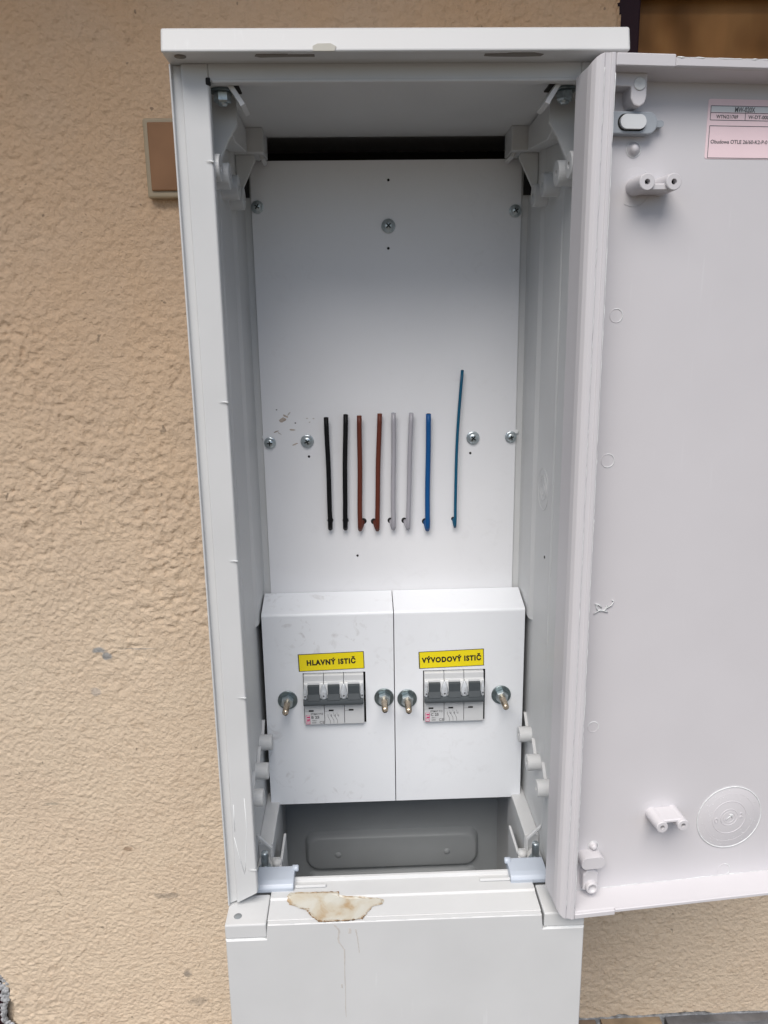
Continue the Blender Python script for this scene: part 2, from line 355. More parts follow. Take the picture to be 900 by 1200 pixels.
# bare corner at the left with a maroon post edge
mb = MB(); mb.box(-.60, -.4635, .276, .30, -1.05, -.69, M_maroon, .001); part('door_frame', mb, house)
mb = MB()
for i in range(150):
    t = random.random(); z = -.715-.11*t; x = -.4655+random.gauss(0, .0022)+.004*math.sin(z*90)+.013*(min(0, z+.735)*-.9)/.08*.3
    bm = bmesh.new(); bmesh.ops.create_icosphere(bm, subdivisions=1, radius=random.uniform(.0012, .0035))
    for v in bm.verts: v.co = Vector((v.co.x*random.uniform(.7, 1.2)+x+.003, v.co.y*.8+.2755, v.co.z*random.uniform(.7, 1.3)+z))
    mb.bmadd(bm, M_crust)
o = part('broken_mortar', mb, house); o['kind'] = 'stuff'
# plinth of split stones
def stone_mat(name, c): return mat(name, c, rough=.85, var=.35, vscale=35, bump=.0015, bscale=90, stretch=(1, 1, 3))
SM = [stone_mat('tan_stone', (.33, .25, .165)), stone_mat('grey_stone', (.15, .15, .155)), stone_mat('brown_stone', (.22, .165, .12))]
x = -.62; row = 0
for row, (z1, z0) in enumerate(((-.8245, -.885), (-.888, -.95), (-.953, -1.05))):
    x = -.62-.03*row; k = 0
    while x < .75:
        w = random.uniform(.09, .17)
        if row == 0 and x < .33 < x+w+.05: w = .3295-x
        bm = bmesh.new(); bmesh.ops.create_grid(bm, x_segments=9, y_segments=5, size=.5)
        pm = random.uniform(.004, .012)
        for v in bm.verts:
            e = max(abs(v.co.x), abs(v.co.y))*2
            v.co = Vector((x+w/2+v.co.x*(w-.004), .262-pm*(1-e**6)+random.uniform(-.0015, .0015), (z0+z1)/2+v.co.y*(z1-z0-.002)+random.uniform(-.0006, .0006)))
        ext = bmesh.ops.extrude_face_region(bm, geom=bm.faces[:])
        for g in ext['geom']:
            if isinstance(g, bmesh.types.BMVert): g.co.y = .285
        bmesh.ops.recalc_face_normals(bm, faces=bm.faces[:])
        st = 1 if (row == 0 and abs(x-.3325) < .006) else (0 if row == 0 and x < .33 < x+w+.01 else random.choice((0, 1, 2)))
        part('stone', MB().bmadd(bm, SM[st]), house); x += w+.003
mb = MB(); mb.box(-.62, .75, .2735, .45, -1.05, -.8235, M_crust); part('plinth_mortar', mb, house)
# unseen overhang, added to shade the wall top and warm its light
mb = MB()
for i in range(7): mb.box(-2.2, 2.2, .27-.09*(i+1)+.003, .27-.09*i, .80, .82, M_added_eave, .001)
part('added_eaves', mb, house)
gr = MB(); gr.box(-60, 60, -60, .6, -1.09, -1.05, M_pave); g = part('pavement', gr); g['kind'] = 'structure'; g['label'] = 'grey paving at the foot of the wall'

# brown wall box left of the cabinet
bell = thing('wall_box', (-.19, .275, .125), 'small brown square wall box with beige rim on the stucco, left of the cabinet top', 'switch box')
mb = MB(); mb.box(-.2155, -.150, .2655, .2765, .1245, .1925, M_bellf, .002); part('rim', mb, bell)
mb = MB(); mb.box(-.2110, -.154, .2632, .2658, .1305, .1885, M_bell, .0012); part('cover', mb, bell)

# ------------------------------------------------------------------ the cabinet
cab = thing('electrical_cabinet', (0, .11, -1.05), 'tall light grey plastic electrical cabinet with its door open, against the ochre wall', 'electrical cabinet')
prof = [(.1325, .0), (.1314, .0), (.1312, .0028), (.1260, .0032), (.1257, .0004), (.1248, 0), (.1108, 0), (.1100, .0008), (.1098, .0055), (.1115, .0075),
        (.1178, .0095), (.1178, .060), (.1172, .062), (.1172, .112), (.1150, .118), (.1146, .150), (.1135, .1576), (.100, .1576), (.100, .162), (.1240, .164), (.1240, .2450), (.1325, .2450)]
def zb(a, b):
    ax = abs(a)
    if b < .0095: return -.4155+max(0, (.1300-ax))/.020*.0105
    return -.4155
for sgn, nm in ((-1, 'side_wall'), (1, 'side_wall')):
    post = prof[:12]+[(.1325, .060)]; up = [(.1325, .0601), (.1178, .0601)]+prof[12:]; low = [(.1325, .0601), (.1178, .0601), (.1176, .2300), (.1240, .2310), (.1240, .2450), (.1325, .2450)]
    mb = MB(); mb.prism([(sgn*a, b) for a, b in post], XY, zb, .1564, M_body, .0003)
    mb.prism([(sgn*a, b) for a, b in up], XY, -.2380, .1564, M_body)
    mb.prism([(sgn*a, b) for a, b in low], XY, -.4155, -.2380, M_body)
    part(nm, mb, cab)
# trimming nicks on the inner edges of the front frame
def flick(mb, x, y, z, s, m=M_flash, L=.006):
    mb.tube([(x, y, z), (x+s*L*.35, y-.0006, z+.0006), (x+s*L, y-.0002, z+.0004)], .0007, m, seg=5, rr=[.0010, .0004, .0001])
for sg in (-1, 1):
    for z in (.103, -.040, -.146, -.246, -.385 if sg < 0 else -.352): mb = MB(); flick(mb, sg*.1098, -.0004, z, sg, L=random.uniform(.003, .006)); part('moulding_nick', mb, cab)
# long pale scratches at the foot of the left post
for P in (((-.1155, -.325), (-.1150, -.35), (-.1175, -.378), (-.1180, -.386)), ((-.1245, -.357), (-.1220, -.372), (-.1185, -.388)), ((-.1235, -.330), (-.1238, -.352))):
    mb = MB(); mb.tube([(x, -.00005, z) for x, z in P], .00018, M_glue, seg=4); part('scratch', mb, cab)

# roof: thick slab with drip lip, underside slots
roof = MB(); roof.prism([(-.0195, .1565), (.250, .1565), (.250, .1720), (.010, .1725), (-.0160, .1698)], YZ, -.1325, .1325, M_body, .0014, 3)
rf = part('roof', roof, cab)
for P in ([(-.080, -.0155), (-.070, -.0160), (-.062, -.0160), (-.062, -.0150), (-.047, -.0150), (-.047, -.0115), (-.060, -.0115), (-.078, -.0105), (-.081, -.0125)], [(.050, -.0150), (.062, -.0155), (.066, -.0165), (.078, -.0165), (.084, -.0140), (.083, -.0110), (.072, -.0100), (.056, -.0105), (.050, -.0115)]):
    sl = MB(); sl.prism(P, XY, .1562, .1567, M_slot); part('slot', sl, rf)
sl = MB(); sl.lathe([(0, 0), (.0033, 0), (.0033, .0006), (0, .0006)], (-.1230, -.0125, .1567), (0, 0, -1), M_slot, 20); part('screw_hole', sl, rf)
mb = MB(); mb.prism([(-.0475, .1568), (-.0355, .1568), (-.0345, .1590), (-.0375, .1606), (-.0450, .1605), (-.0478, .1592)], XZ, -.0196, -.0182, mat('dry_glue', (.55, .54, .48), rough=.7)); part('glue_mark', mb, rf)
# top rail of the frame and ceiling
mb = MB(); mb.box(-.1100, .1100, .0005, .0050, .1472, .1568, M_body, .0006); mb.box(-.108, .108, -.0004, .006, .1462, .1482, M_body, .0007)
part('top_rail', mb, cab)
mb = MB(); mb.prism([(.004, .1520), (.150, .1500), (.152, .1500), (.152, .1562), (.004, .1562)], YZ, -.1178, .1178, M_body, .0004); part('ceiling', mb, cab)
for x0, x1 in ((-.1118, -.1090), (.1090, .1125)): mb = MB(); mb.box(x0, x1, -.0006, .003, .1450, .1492, M_black, .0008); part('gap', mb, cab)
mb = MB(); mb.box(-.1238, .1238, .236, .2448, -.415, .1560, M_dark); part('back_panel', mb, cab)  # near-black colour paints in the shade behind the plate
mb = MB(); mb.box(-.085, .085, .222, .226, .095, .132, mat('brown_backing', (.055, .035, .025), rough=.6, var=.3), .001); part('backing_board', mb, cab)

# corner gussets, bolts
def bolt(parent, o, ax, L, r=.0030, wr=.0082, nr=.0058, mats=(M_zinc, M_zinc, M_zinc), out=True, name='bolt'):
    """threaded stud with washer and hexagon nut, axis ax"""
    o = Vector(o); ax = Vector(ax)
    prof = [(0, 0)]
    k = int(L/.0009)
    for i in range(k): prof += [(r, i*.0009), (r*.9, i*.0009+.00045)]
    prof += [(r*.85, L), (0, L)]
    mb = MB(); mb.lathe(prof, o, ax, mats[0], 18, True); b = part(name, mb, parent)
    mb = MB(); mb.cyl(o, ax, wr, .0014, M_washer, 32, .0003); part('washer', mb, b)
    mb = MB(); mb.lathe([(0, .0014), (nr*.94, .0014), (nr, .0019), (nr, .0062), (nr*.86, .0071), (0, .0071)], o, ax, mats[2], 6, False, ph=.35); part('nut', mb, b)
    return b
for sg in (-1, 1):
    mb = MB(); s = lambda a: sg*a
    # roof-corner pockets: Lambda shaped lips round the bolt heads, front and back, joined by a sloping web
    def lam(y0, y1, dz=0., w=1.):
        x0 = .1165; pts = [(s(x0-.002), .1495-dz), (s(x0-.018*w), .1495-dz), (s(x0-.0265*w), .1365-dz), (s(x0-.0235*w), .1350-dz), (s(x0-.0225*w), .1372-dz), (s(x0-.0160*w), .1472-dz), (s(x0-.0050), .1472-dz), (s(x0+.0000), .1400-dz), (s(x0+.001), .1430-dz)]
        mb.prism(pts, XZ, y0, y1, M_body, .0003)
    lam(.0060, .0300)
    lam(.128, .150, .006, .9)
    mb.prism([(.030, .1505), (.120, .1490), (.120, .1330), (.060, .1270), (.045, .1300)], YZ, s(.1045), s(.1170), M_body, .0005)
    mb.prism([(s(.1168), .095), (s(.1168), .150), (s(.0985), .150), (s(.0985), .1310), (s(.1045), .1220)], XZ, .0295, .0330, M_body, .0004)
    mb.box(min(s(.0925), s(.1175)), max(s(.0925), s(.1175)), .1215, .150, .1330, .1505, M_body, .0008)
    mb.prism([(s(.1145), .100), (s(.1145), .133), (s(.1010), .133), (s(.0995), .1300)], XZ, .128, .1310, M_body, .0004)
    mb.box(min(s(.0945), s(.1165)), max(s(.0945), s(.1165)), .0075, .0290, .1478, .1488, M_dark)  # dark sheet put in for the shade inside the pocket
    part('top_gusset', mb, cab)
    bolt(cab, (s(.1050), .018, .1470), (0, 0, -1), .0085, r=.003, wr=.0075, nr=.0052)
    bolt(cab, (s(.1045), .142, .1400), (0, 0, -1), .0095, r=.003, wr=.0068, nr=.0050)
    # standoff bosses on the side wall
    for (y, z, L) in ((-.0005+.004, .1022, .0105), (.0354, .1015, .0125), (.0744, .1010, .0125), (.1100, .0995, .0110)):
        if y < .01: y = .0125
        mb = MB(); mb.cyl((s(.1180), y, z), (s(-1), 0, 0), .0080, L, M_body, 28, .0005, .0021, .004)
        mb.lathe([(0, 0), (.0020, 0), (0, .0001)], (s(.1180-L+.0035), y, z), (s(-1), 0, 0), M_black, 12)
        part('boss', mb, cab)
    for (y, z) in ((.0385, -.3500), (.0745, -.3490), (.1080, -.3420)):
        mb = MB(); mb.cyl((s(.1180), y, z), (s(-1), 0, 0), .0067, .0110, M_body, 28, .0005, .0021, .004)
        mb.lathe([(0, 0), (.0020, 0), (0, .0001)], (s(.1105), y, z), (s(-1), 0, 0), M_black, 12)
        mb.prism([(y+.002, z-.004), (y+.0035, z-.004), (y+.020, z+.011), (y+.0185, z+.011)], YZ, s(.1178), s(.1152), M_body, .0002)
        part('boss', mb, cab)
    # floor-corner beams and pockets
    mb = MB()
    B = lambda x0, x1, *k: mb.box(min(s(x0), s(x1)), max(s(x0), s(x1)), *k)
    B(.1055, .1178, .0660, .140, -.452, -.4115, M_body, .0010)
    B(.1000, .1178, .0285, .0660, -.452, -.4240, M_body, .0008)
    B(.1120, .1178, .1400, .222, -.600, -.4250, M_body, .0008)
    mb.prism([(s(.1177), -.3985), (s(.1177), -.4015), (s(.1075), -.4125), (s(.1075), -.4240), (s(.1058), -.4240), (s(.1054), -.4112)], XZ, .0600, .0622, M_body, .0004)
    B(.0975, .0998, .032, .095, -.465, -.4225, M_body, .0008)
    mb.lathe([(0, 0), (.0042, 0), (.0040, .003), (.003, .0045), (0, .005)], (s(.1015), .0560, -.4240), (0, 0, 1), M_body, 16)
    part('bottom_gusset', mb, cab)
    bolt(cab, (s(.1098), .0450, -.4238), (0, 0, 1), .0200, r=.0030, wr=.0078, nr=.0056)
for sg in (-1, 1):
    mb = MB(); x0, x1 = sorted((sg*.1079, sg*.1142)); mb.prism([(x0 if sg < 0 else x1, .1060), (x1 if sg < 0 else x0, .1060), (x1 if sg < 0 else x0, .1300), (x0 if sg < 0 else x1, .1200)], XZ, .1488, .1500, M_black); part('plate_gap', mb, cab)
# mould disc on the right side wall
mb = MB()
for r_ in (.0045, .0085, .0165): mb.ring((.11715, .090, -.120), (-1, 0, 0), r_, .00022, M_body, 48, 0, 360, .004)
mb.ring((.11715, .090, -.120), (-1, 0, 0), .0110, .00022, M_body, 48, 150, 320)
part('mould_mark', mb, cab)
mb = MB(); mb.lathe([(0, 0), (.0012, 0), (.0010, .0004), (0, .0005)], (.1172, .078, -.172), (-1, 0, 0), M_black, 10)
part('pin_hole', mb, cab)

# ---- lower half: pedestal with notched corners, sill, grey pressed back
FY = -.0200
mb = MB()
pts = [(-.1320, -1.05), (.1320, -1.05), (.1318, -.4285), (.1012, -.4285), (.1002, -.4162), (-.1012, -.4162), (-.1022, -.4285), (-.1318, -.4285)]
mb.prism(pts, XZ, FY, FY+.0045, M_body, .0006)
base = part('front_panel', mb, cab)
mb = MB(); mb.box(-.1318, -.1260, FY+.0046, .250, -1.05, -.4290, M_body, .0006); mb.box(.1260, .1318, FY+.0046, .250, -1.05, -.4290, M_body, .0006)
mb.box(-.1259, -.1180, .0300, .240, -.60, -.4160, M_body, .0006); mb.box(.1180, .1259, .0300, .240, -.60, -.4160, M_body, .0006)
part('pedestal_side', mb, cab)
mb = MB()
mb.prism([(FY+.0046, -.4200), (FY+.0046, -.4163), (.0040, -.4158), (.0056, -.4146), (.0235, -.4156), (.0245, -.4135), (.0272, -.4135), (.0275, -.4300), (.0200, -.4300), (.0195, -.4200)], YZ, -.1015, .1005, M_body, .0003)
part('sill', mb, cab)
for i in range(9):
    mb = MB(); x = -.1+.2*i/9+random.uniform(0, .01); mb.tube([(x, FY+.0003, -.4160), (x+random.uniform(.004, .015), FY+.0003, -.41598)], .00016, M_flash, seg=4); part('worn_edge', mb, cab)
for sg in (-1, 1):
    s = lambda a: sg*a
    mb = MB(); xa, xb = sorted((s(.1322), s(.1021)))
    mb.box(xa, xb, FY+.0010, .0120, -.4278, -.4162, M_body, .0010); xa, xb = sorted((s(.1322), s(.1045)))
    mb.box(xa, xb, FY+.0014, .0280, -.4300, -.4290+.0010, M_body, .0003)
    if sg < 0: mb.lathe([(0, 0), (.0030, 0), (.0029, .0001), (0, .0002)], (-.1238, -.0100, -.41615), (0, 0, 1), mat('dull_hole', (.22, .24, .25)), 20)
    part('corner_block', mb, cab)
    mb = MB(); xa, xb = sorted((s(.1321), s(.1030)))
    mb.box(xa, xb, FY+.0008, FY+.0020, -.4290, -.4282, M_flash, .0002); part('painted_lit_ledge', mb, cab)  # paler strip paints in the light this ledge catches
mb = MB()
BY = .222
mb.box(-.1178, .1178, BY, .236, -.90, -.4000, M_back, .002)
def rrect(x0, x1, z0, z1, r, n=6):
    P = []
    for cx, cz, a in ((x1-r, z1-r, 0), (x0+r, z1-r, 90), (x0+r, z0+r, 180), (x1-r, z0+r, 270)):
        for k in range(n+1): t = R(a+90*k/n); P.append((cx+r*math.cos(t), cz+r*math.sin(t)))
    return P
bk = part('back_press', mb, cab, label='dark grey pressed panel behind the sill')
def dome_plate(mb, P, y, d, inset, m):
    """raised field with soft shoulders"""
    cx = sum(p[0] for p in P)/len(P); cz = sum(p[1] for p in P)/len(P); bm = bmesh.new(); rings = []
    for k in range(6):
        t = k/5; ins = inset*t; dd = d*math.sin(t*math.pi/2)
        rings.append([bm.verts.new((p[0]-math.copysign(min(ins, abs(p[0]-cx)), p[0]-cx), y-dd, p[1]-math.copysign(min(ins, abs(p[1]-cz)), p[1]-cz))) for p in P])
    for a, b in zip(rings, rings[1:]):
        for i in range(len(P)): bm.faces.new((a[i], a[(i+1) % len(P)], b[(i+1) % len(P)], b[i]))
    bm.faces.new(rings[-1]); bmesh.ops.recalc_face_normals(bm, faces=bm.faces[:]); mb.bmadd(bm, m, True)
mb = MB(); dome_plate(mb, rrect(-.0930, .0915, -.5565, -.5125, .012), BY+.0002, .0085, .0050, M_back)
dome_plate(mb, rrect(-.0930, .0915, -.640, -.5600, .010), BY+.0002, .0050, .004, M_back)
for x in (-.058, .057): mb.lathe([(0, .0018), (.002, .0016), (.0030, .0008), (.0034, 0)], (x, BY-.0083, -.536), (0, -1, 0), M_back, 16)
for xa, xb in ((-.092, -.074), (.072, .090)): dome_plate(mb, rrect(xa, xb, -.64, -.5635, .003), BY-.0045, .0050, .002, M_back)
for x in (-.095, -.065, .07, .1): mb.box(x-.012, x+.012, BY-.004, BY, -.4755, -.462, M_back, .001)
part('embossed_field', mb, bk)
# grey locking clips with rods on the sill
for sg in (-1, 1):
    s = lambda a: sg*a
    mb = MB()
    P = [(.0130, -.4160), (.0122, -.4120), (.0140, -.4095), (.0180, -.4086), (.0335, -.4086), (.0350, -.4098), (.0350, -.4160)]
    xo = -.1135 if sg < 0 else .0835; mb.prism(P, YZ, xo, xo+.0290, M_clip, .0007, 2)
    cl = part('locking_clip', mb, cab)
    mb = MB(); xi = s(.0845); mb.lathe([(0, 0), (.0026, 0), (.0026, .004), (.002, .0048), (0, .0048)], (xi+s(.002), .0315, -.4092), (s(-1), 0, 0), M_clip, 16); part('clip_pin', mb, cl)
    mb = MB(); xa, xb = sorted((s(.0838), s(.0595))); mb.box(xa, xb, .0150, .0180, -.4150, -.4128, M_body, .0011); part('clip_rod', mb, cl)
# dry brown residue of a torn sticker across the sill edge, with run marks below
def residue():
    m = bpy.data.materials.new('brown_sticker_residue'); m.use_nodes = True; n = m.node_tree.nodes; l = m.node_tree.links; b = n['Principled BSDF']
    tc = n.new('ShaderNodeTexCoord'); a = n.new('ShaderNodeTexNoise'); a.inputs['Scale'].default_value = 55; a.inputs['Detail'].default_value = 8; a.inputs['Distortion'].default_value = .6; l.new(tc.outputs['Object'], a.inputs[0])
    cr = n.new('ShaderNodeValToRGB'); cr.color_ramp.elements[0].position = .36; cr.color_ramp.elements[0].color = (.40, .29, .17, 1); cr.color_ramp.elements[1].position = .60; cr.color_ramp.elements[1].color = (.54, .53, .47, 1)
    e = cr.color_ramp.elements.new(.47); e.color = (.50, .46, .37, 1)
    l.new(a.outputs[0], cr.inputs[0])
    at = n.new('ShaderNodeAttribute'); at.attribute_name = 'rim'; n2 = n.new('ShaderNodeTexNoise'); n2.inputs['Scale'].default_value = 260; n2.inputs['Detail'].default_value = 5; l.new(tc.outputs['Object'], n2.inputs[0])
    r2 = n.new('ShaderNodeMapRange'); r2.inputs['From Min'].default_value = .40; r2.inputs['From Max'].default_value = .62; l.new(n2.outputs[0], r2.inputs[0])
    mu = n.new('ShaderNodeMath'); mu.operation = 'MULTIPLY'; l.new(at.outputs['Fac'], mu.inputs[0]); l.new(r2.outputs[0], mu.inputs[1])
    mx = n.new('ShaderNodeMix'); mx.data_type = 'RGBA'; l.new(mu.outputs[0], mx.inputs[0]); l.new(cr.outputs[0], mx.inputs[6]); mx.inputs[7].default_value = (.32, .22, .12, 1)
    l.new(mx.outputs[2], b.inputs['Base Color']); b.inputs['Roughness'].default_value = .5; return m
M_res = residue(); M_rust = mat('dark_brown_crust', (.24, .15, .075), rough=.7, var=.7, vscale=300)
zt = -.4157
def zs(y): return -.41425 if y > .0052 else (-.4160+.0003 if y < .0036 else -.4150)
out = [(-.0885, .0070), (-.0870, .0100), (-.0800, .0105), (-.0500, .0092), (-.0495, .0060), (-.0200, .0030), (-.0155, .0008), (-.0165, -.0035), (-.0240, -.0062), (-.0280, -.0120), (-.0320, -.0175), (-.0400, -.0190),
       (-.0560, -.0194), (-.0635, -.0188), (-.0690, -.0140), (-.0725, -.0080), (-.0780, -.0052), (-.0860, -.0010), (-.0885, .0030)]
dense = []
for i, p in enumerate(out):
    q_ = out[(i+1) % len(out)]
    for k in range(5):
        t = k/5; dense.append((p[0]+(q_[0]-p[0])*t+random.uniform(-.0006, .0006), p[1]+(q_[1]-p[1])*t+random.uniform(-.0003, .0003)))
film = bmesh.new(); att = film.verts.layers.float.new('rim'); n_ = len(dense)
area = sum(dense[i][0]*dense[(i+1) % n_][1]-dense[(i+1) % n_][0]*dense[i][1] for i in range(n_)); sgn_ = 1 if area > 0 else -1
rings_ = []
for ins, val in ((0, 1.), (.0009, .75), (.0022, 0.)):
    ring_ = []
    for i, p in enumerate(dense):
        a_ = Vector(dense[i-3]); b_ = Vector(dense[(i+3) % n_]); t_ = (b_-a_).normalized(); nn = Vector((-t_.y, t_.x))*sgn_
        x_, y_ = p[0]+nn.x*ins, p[1]+nn.y*ins; v_ = film.verts.new((x_, y_, zs(y_)+.00022)); v_[att] = val; ring_.append(v_)
    rings_.append(ring_)
for A_, B_ in zip(rings_, rings_[1:]):
    for i in range(n_): film.faces.new((A_[i], A_[(i+1) % n_], B_[(i+1) % n_], B_[i]))
film.faces.new(rings_[-1]); bmesh.ops.triangulate(film, faces=[f for f in film.faces if len(f.verts) > 4]); bmesh.ops.recalc_face_normals(film, faces=film.faces[:])
fm = bpy.data.meshes.new('sticker_residue'); film.to_mesh(fm); film.free(); fm.materials.append(M_res)
mb = fm
rs = part('sticker_residue', mb, cab, label='torn brown sticker residue on the sill edge')
mb = MB()
def crust(P, r): 
    pts = []; rr = []
    for (a, b) in zip(P, P[1:]):
        for k in range(8):
            t = k/8; x = a[0]+(b[0]-a[0])*t; y = a[1]+(b[1]-a[1])*t+random.uniform(-.00025, .00025); pts.append((x, y, zs(y)+.0002)); rr.append(r*max(.04, random.gauss(.6, .45)))
    mb.tube(pts, r, M_rust, seg=5, rr=rr)
crust([(-.0725, -.0080), (-.0690, -.0140), (-.0635, -.0188), (-.0560, -.0194), (-.0400, -.0190), (-.0320, -.0175), (-.0280, -.0120)], .00050)
crust([(-.0700, .0096), (-.0600, .0094), (-.0500, .0092), (-.0498, .0075)], .00055)

crust([(-.0780, -.0052), (-.0700, -.0060), (-.0620, -.0050), (-.0560, -.0010), (-.0530, .0020)], .00020)

part('crust', mb, rs)
M_run = mat('dry_run_mark', (.51, .49, .465), rough=.6, var=.1, vscale=200)
def run(P, w0, w1):
    n_ = 28; L = []; Rr = []
    for i in range(n_):
        t = i/(n_-1); k = t*(len(P)-1); j = min(int(k), len(P)-2); f = k-j; x = P[j][0]+(P[j+1][0]-P[j][0])*f+random.uniform(-.00025, .00025); z = P[j][1]+(P[j+1][1]-P[j][1])*f
        w = (w0+(w1-w0)*t)*random.uniform(.6, 1.2); L.append((x-w, z)); Rr.append((x+w, z))
    mb.prism(L+Rr[::-1], XZ, FY-.00012, FY+.0002, M_run)
mb = MB(); run([(-.0525, -.4180), (-.0490, -.4230), (-.0500, -.4320), (-.0455, -.4400), (-.0460, -.5000)], .0009, .0003); run([(-.0370, -.4225), (-.0358, -.4300), (-.0345, -.4430)], .00045, .0003)
run([(-.0415, -.4215), (-.0410, -.4235), (-.0415, -.4260)], .0008, .0011); run([(-.0485, -.4700), (-.0482, -.4735)], .0004, .0005)
part('run_mark', mb, rs)

# ------------------------------------------------------------------ door (opened past the side of the cabinet)
TH = .0945; DO = Vector((.1220, -.0280, 0)); DU = Vector((math.cos(TH), math.sin(TH), 0)); DN = Vector((-math.sin(TH), math.cos(TH), 0))
def D(u, w, z): p = DO+DU*u+DN*w; return (p.x, p.y, z)
DXZ = lambda a, b, d: D(a, d, b); DXY = lambda a, b, d: D(a, b, d); DYZ = lambda a, b, d: D(d, a, b)
ND = -DN
PW = .0220; ZT, ZB = .1518, -.4135; UW = .265
door = MB()
door.prism([(0, ZB+.002), (UW, ZB+.002), (UW, ZT-.002), (0, ZT-.002)], DXZ, PW, PW+.0035, M_door)
# rims
door.prism([(0.0, .0000), (0.0, PW+.0030), (.0, PW+.003), (.0, PW+.0030)][:0] or [(.0002, ZT-.0056), (.0353, ZT-.0056), (.0353, ZT+.0012), (.0002, ZT+.0012)], DXZ, 0, PW+.003, M_door, .0006)
door.prism([(.0354, ZT-.0052), (UW, ZT-.0052), (UW, ZT), (.0354, ZT)], DXZ, .0004, PW+.003, M_door, .0007)
door.prism([(.0002, ZB-.0010), (.0307, ZB-.0010), (.0307, ZB+.0030), (.0002, ZB+.0030)], DXZ, 0, PW+.003, M_door, .0005)
door.prism([(.0308, ZB+.0006), (UW, ZB+.0006), (UW, ZB+.0034), (.0308, ZB+.0034)], DXZ, .0004, PW+.003, M_door, .0005)
door.prism([(UW-.004, ZB+.001), (UW, ZB+.001), (UW, ZT), (UW-.004, ZT)], DXZ, 0, PW+.003, M_door, .0007)
# sloping fillets from the rim to the panel
door.prism([(.002, ZT-.0050), (PW, ZT-.0050), (PW, ZT-.0072), (.003, ZT-.0056)], DYZ, .001, UW-.004, M_door)
door.prism([(.002, ZB+.0030), (PW, ZB+.0030), (PW, ZB+.0046), (.003, ZB+.0034)], DYZ, .001, UW-.004, M_door)
dr = part('door', door, cab, label='open grey plastic door, seen from inside')
# hinge-side rim with seal groove
P = [(.0002, PW+.002), (.0002, .0009), (-.0006, 0), (-.0026, 0), (-.0032, .0009), (-.0062, .0010), (-.0068, .0001), (-.0092, .0003), (-.0112, .0016), (-.0128, .0042), (-.0136, .0080), (-.0136, PW+.004)]
mb = MB(); mb.prism(P, DXY, lambda a, b: ZB-.001+.0125*(1-math.sqrt(max(0, 1-(max(0, -a-.0025)/.0113)**2))), lambda a, b: ZT+.0012-.0075*(1-math.sqrt(max(0, 1-(max(0, -a-.0045)/.0093)**2))), M_door, .00025)
part('hinge_rim', mb, dr)
mb = MB()
for u0, amp in ((-.0001, .00016), (-.0066, .00012)):
    pts = []; rr = []; z = ZB+.008
    while z < ZT-.006:
        pts.append(D(u0+random.gauss(0, .00012), .0005 if u0 > -.001 else .0004, z)); rr.append(abs(random.gauss(amp, amp*.6))+.00008); z += random.uniform(.0015, .005)
    mb.tube(pts, .0003, M_flash, seg=5, rr=rr)
part('trimmed_edge', mb, dr)
mb = MB()
for zz in (ZT-.0004, ):
    pts = []; rr = []; u = .036
    while u < UW: pts.append(D(u, .0006, zz+random.gauss(0, .0001))); rr.append(abs(random.gauss(.0002, .00015))+.0001); u += random.uniform(.0015, .004)
    mb.tube(pts, .0003, M_flash, seg=5, rr=rr); part('bright_rim_edge', mb, dr); mb = MB()
pts = []; rr = []; u = .003
while u < UW: pts.append(D(u, PW-.0002, ZB+.0048+random.gauss(0, .00008))); rr.append(abs(random.gauss(.00016, .0001))+.00006); u += random.uniform(.0015, .004)
mb.tube(pts, .0003, M_flash, seg=5, rr=rr); part('bright_rim_edge', mb, dr)
# hook plate with bored knuckle
mb = MB(); mb.prism([(.0001, .1460), (.0235, .1460), (.0235, .1335), (.0225, .1300), (.0195, .1278), (.0160, .1288), (.0140, .1320), (.0138, .1385), (.0001, .1385)], DXZ, .0100, PW+.001, M_door, .0008, 2)
mb.lathe([(0, 0), (.0036, 0), (.0036, .0004), (.0030, .0006), (0, .0004)], D(.0188, .0100, .1400), ND, M_flash, 24); part('hinge_knuckle', mb, dr)
mb = MB(); P = rrect(.0010, .0335, .1145, .1268, .0055, 5); mb.prism(P, DXZ, .0150, PW+.0005, M_clipd, .0007, 2); mb.prism(rrect(.0330, .0385, .1188, .1226, .0018, 4), DXZ, .0170, PW+.0005, M_clipd, .0004)
lk = part('lock_plate', mb, dr, label='darker grey oval lock plate')
mb = MB(); mb.prism(rrect(.0088, .0262, .1160, .1254, .0044, 6), DXZ, .01485, .0152, M_black); mb.prism(rrect(.0098, .0256, .1168, .1248, .0039, 6), DXZ, .0128, .0152, M_brkw, .0006, 2)
part('lock_button', mb, dr)
def dome(u, z, r, base): 
    mb = MB(); mb.lathe([(base, 0), (base, .0003), (r*1.05, .0004), (r, .0018), (r*.7, .0032), (0, .0036)], D(u, PW, z), ND, M_door, 24)
    mb.ring(D(u, PW-.0003, z), ND, base, .00025, M_flash, 30, wob=.03); part('ejector_dome', mb, dr)
dome(.0224, .1075, .0026, .0045); dome(.0208, -.3716, .0024, .0040)
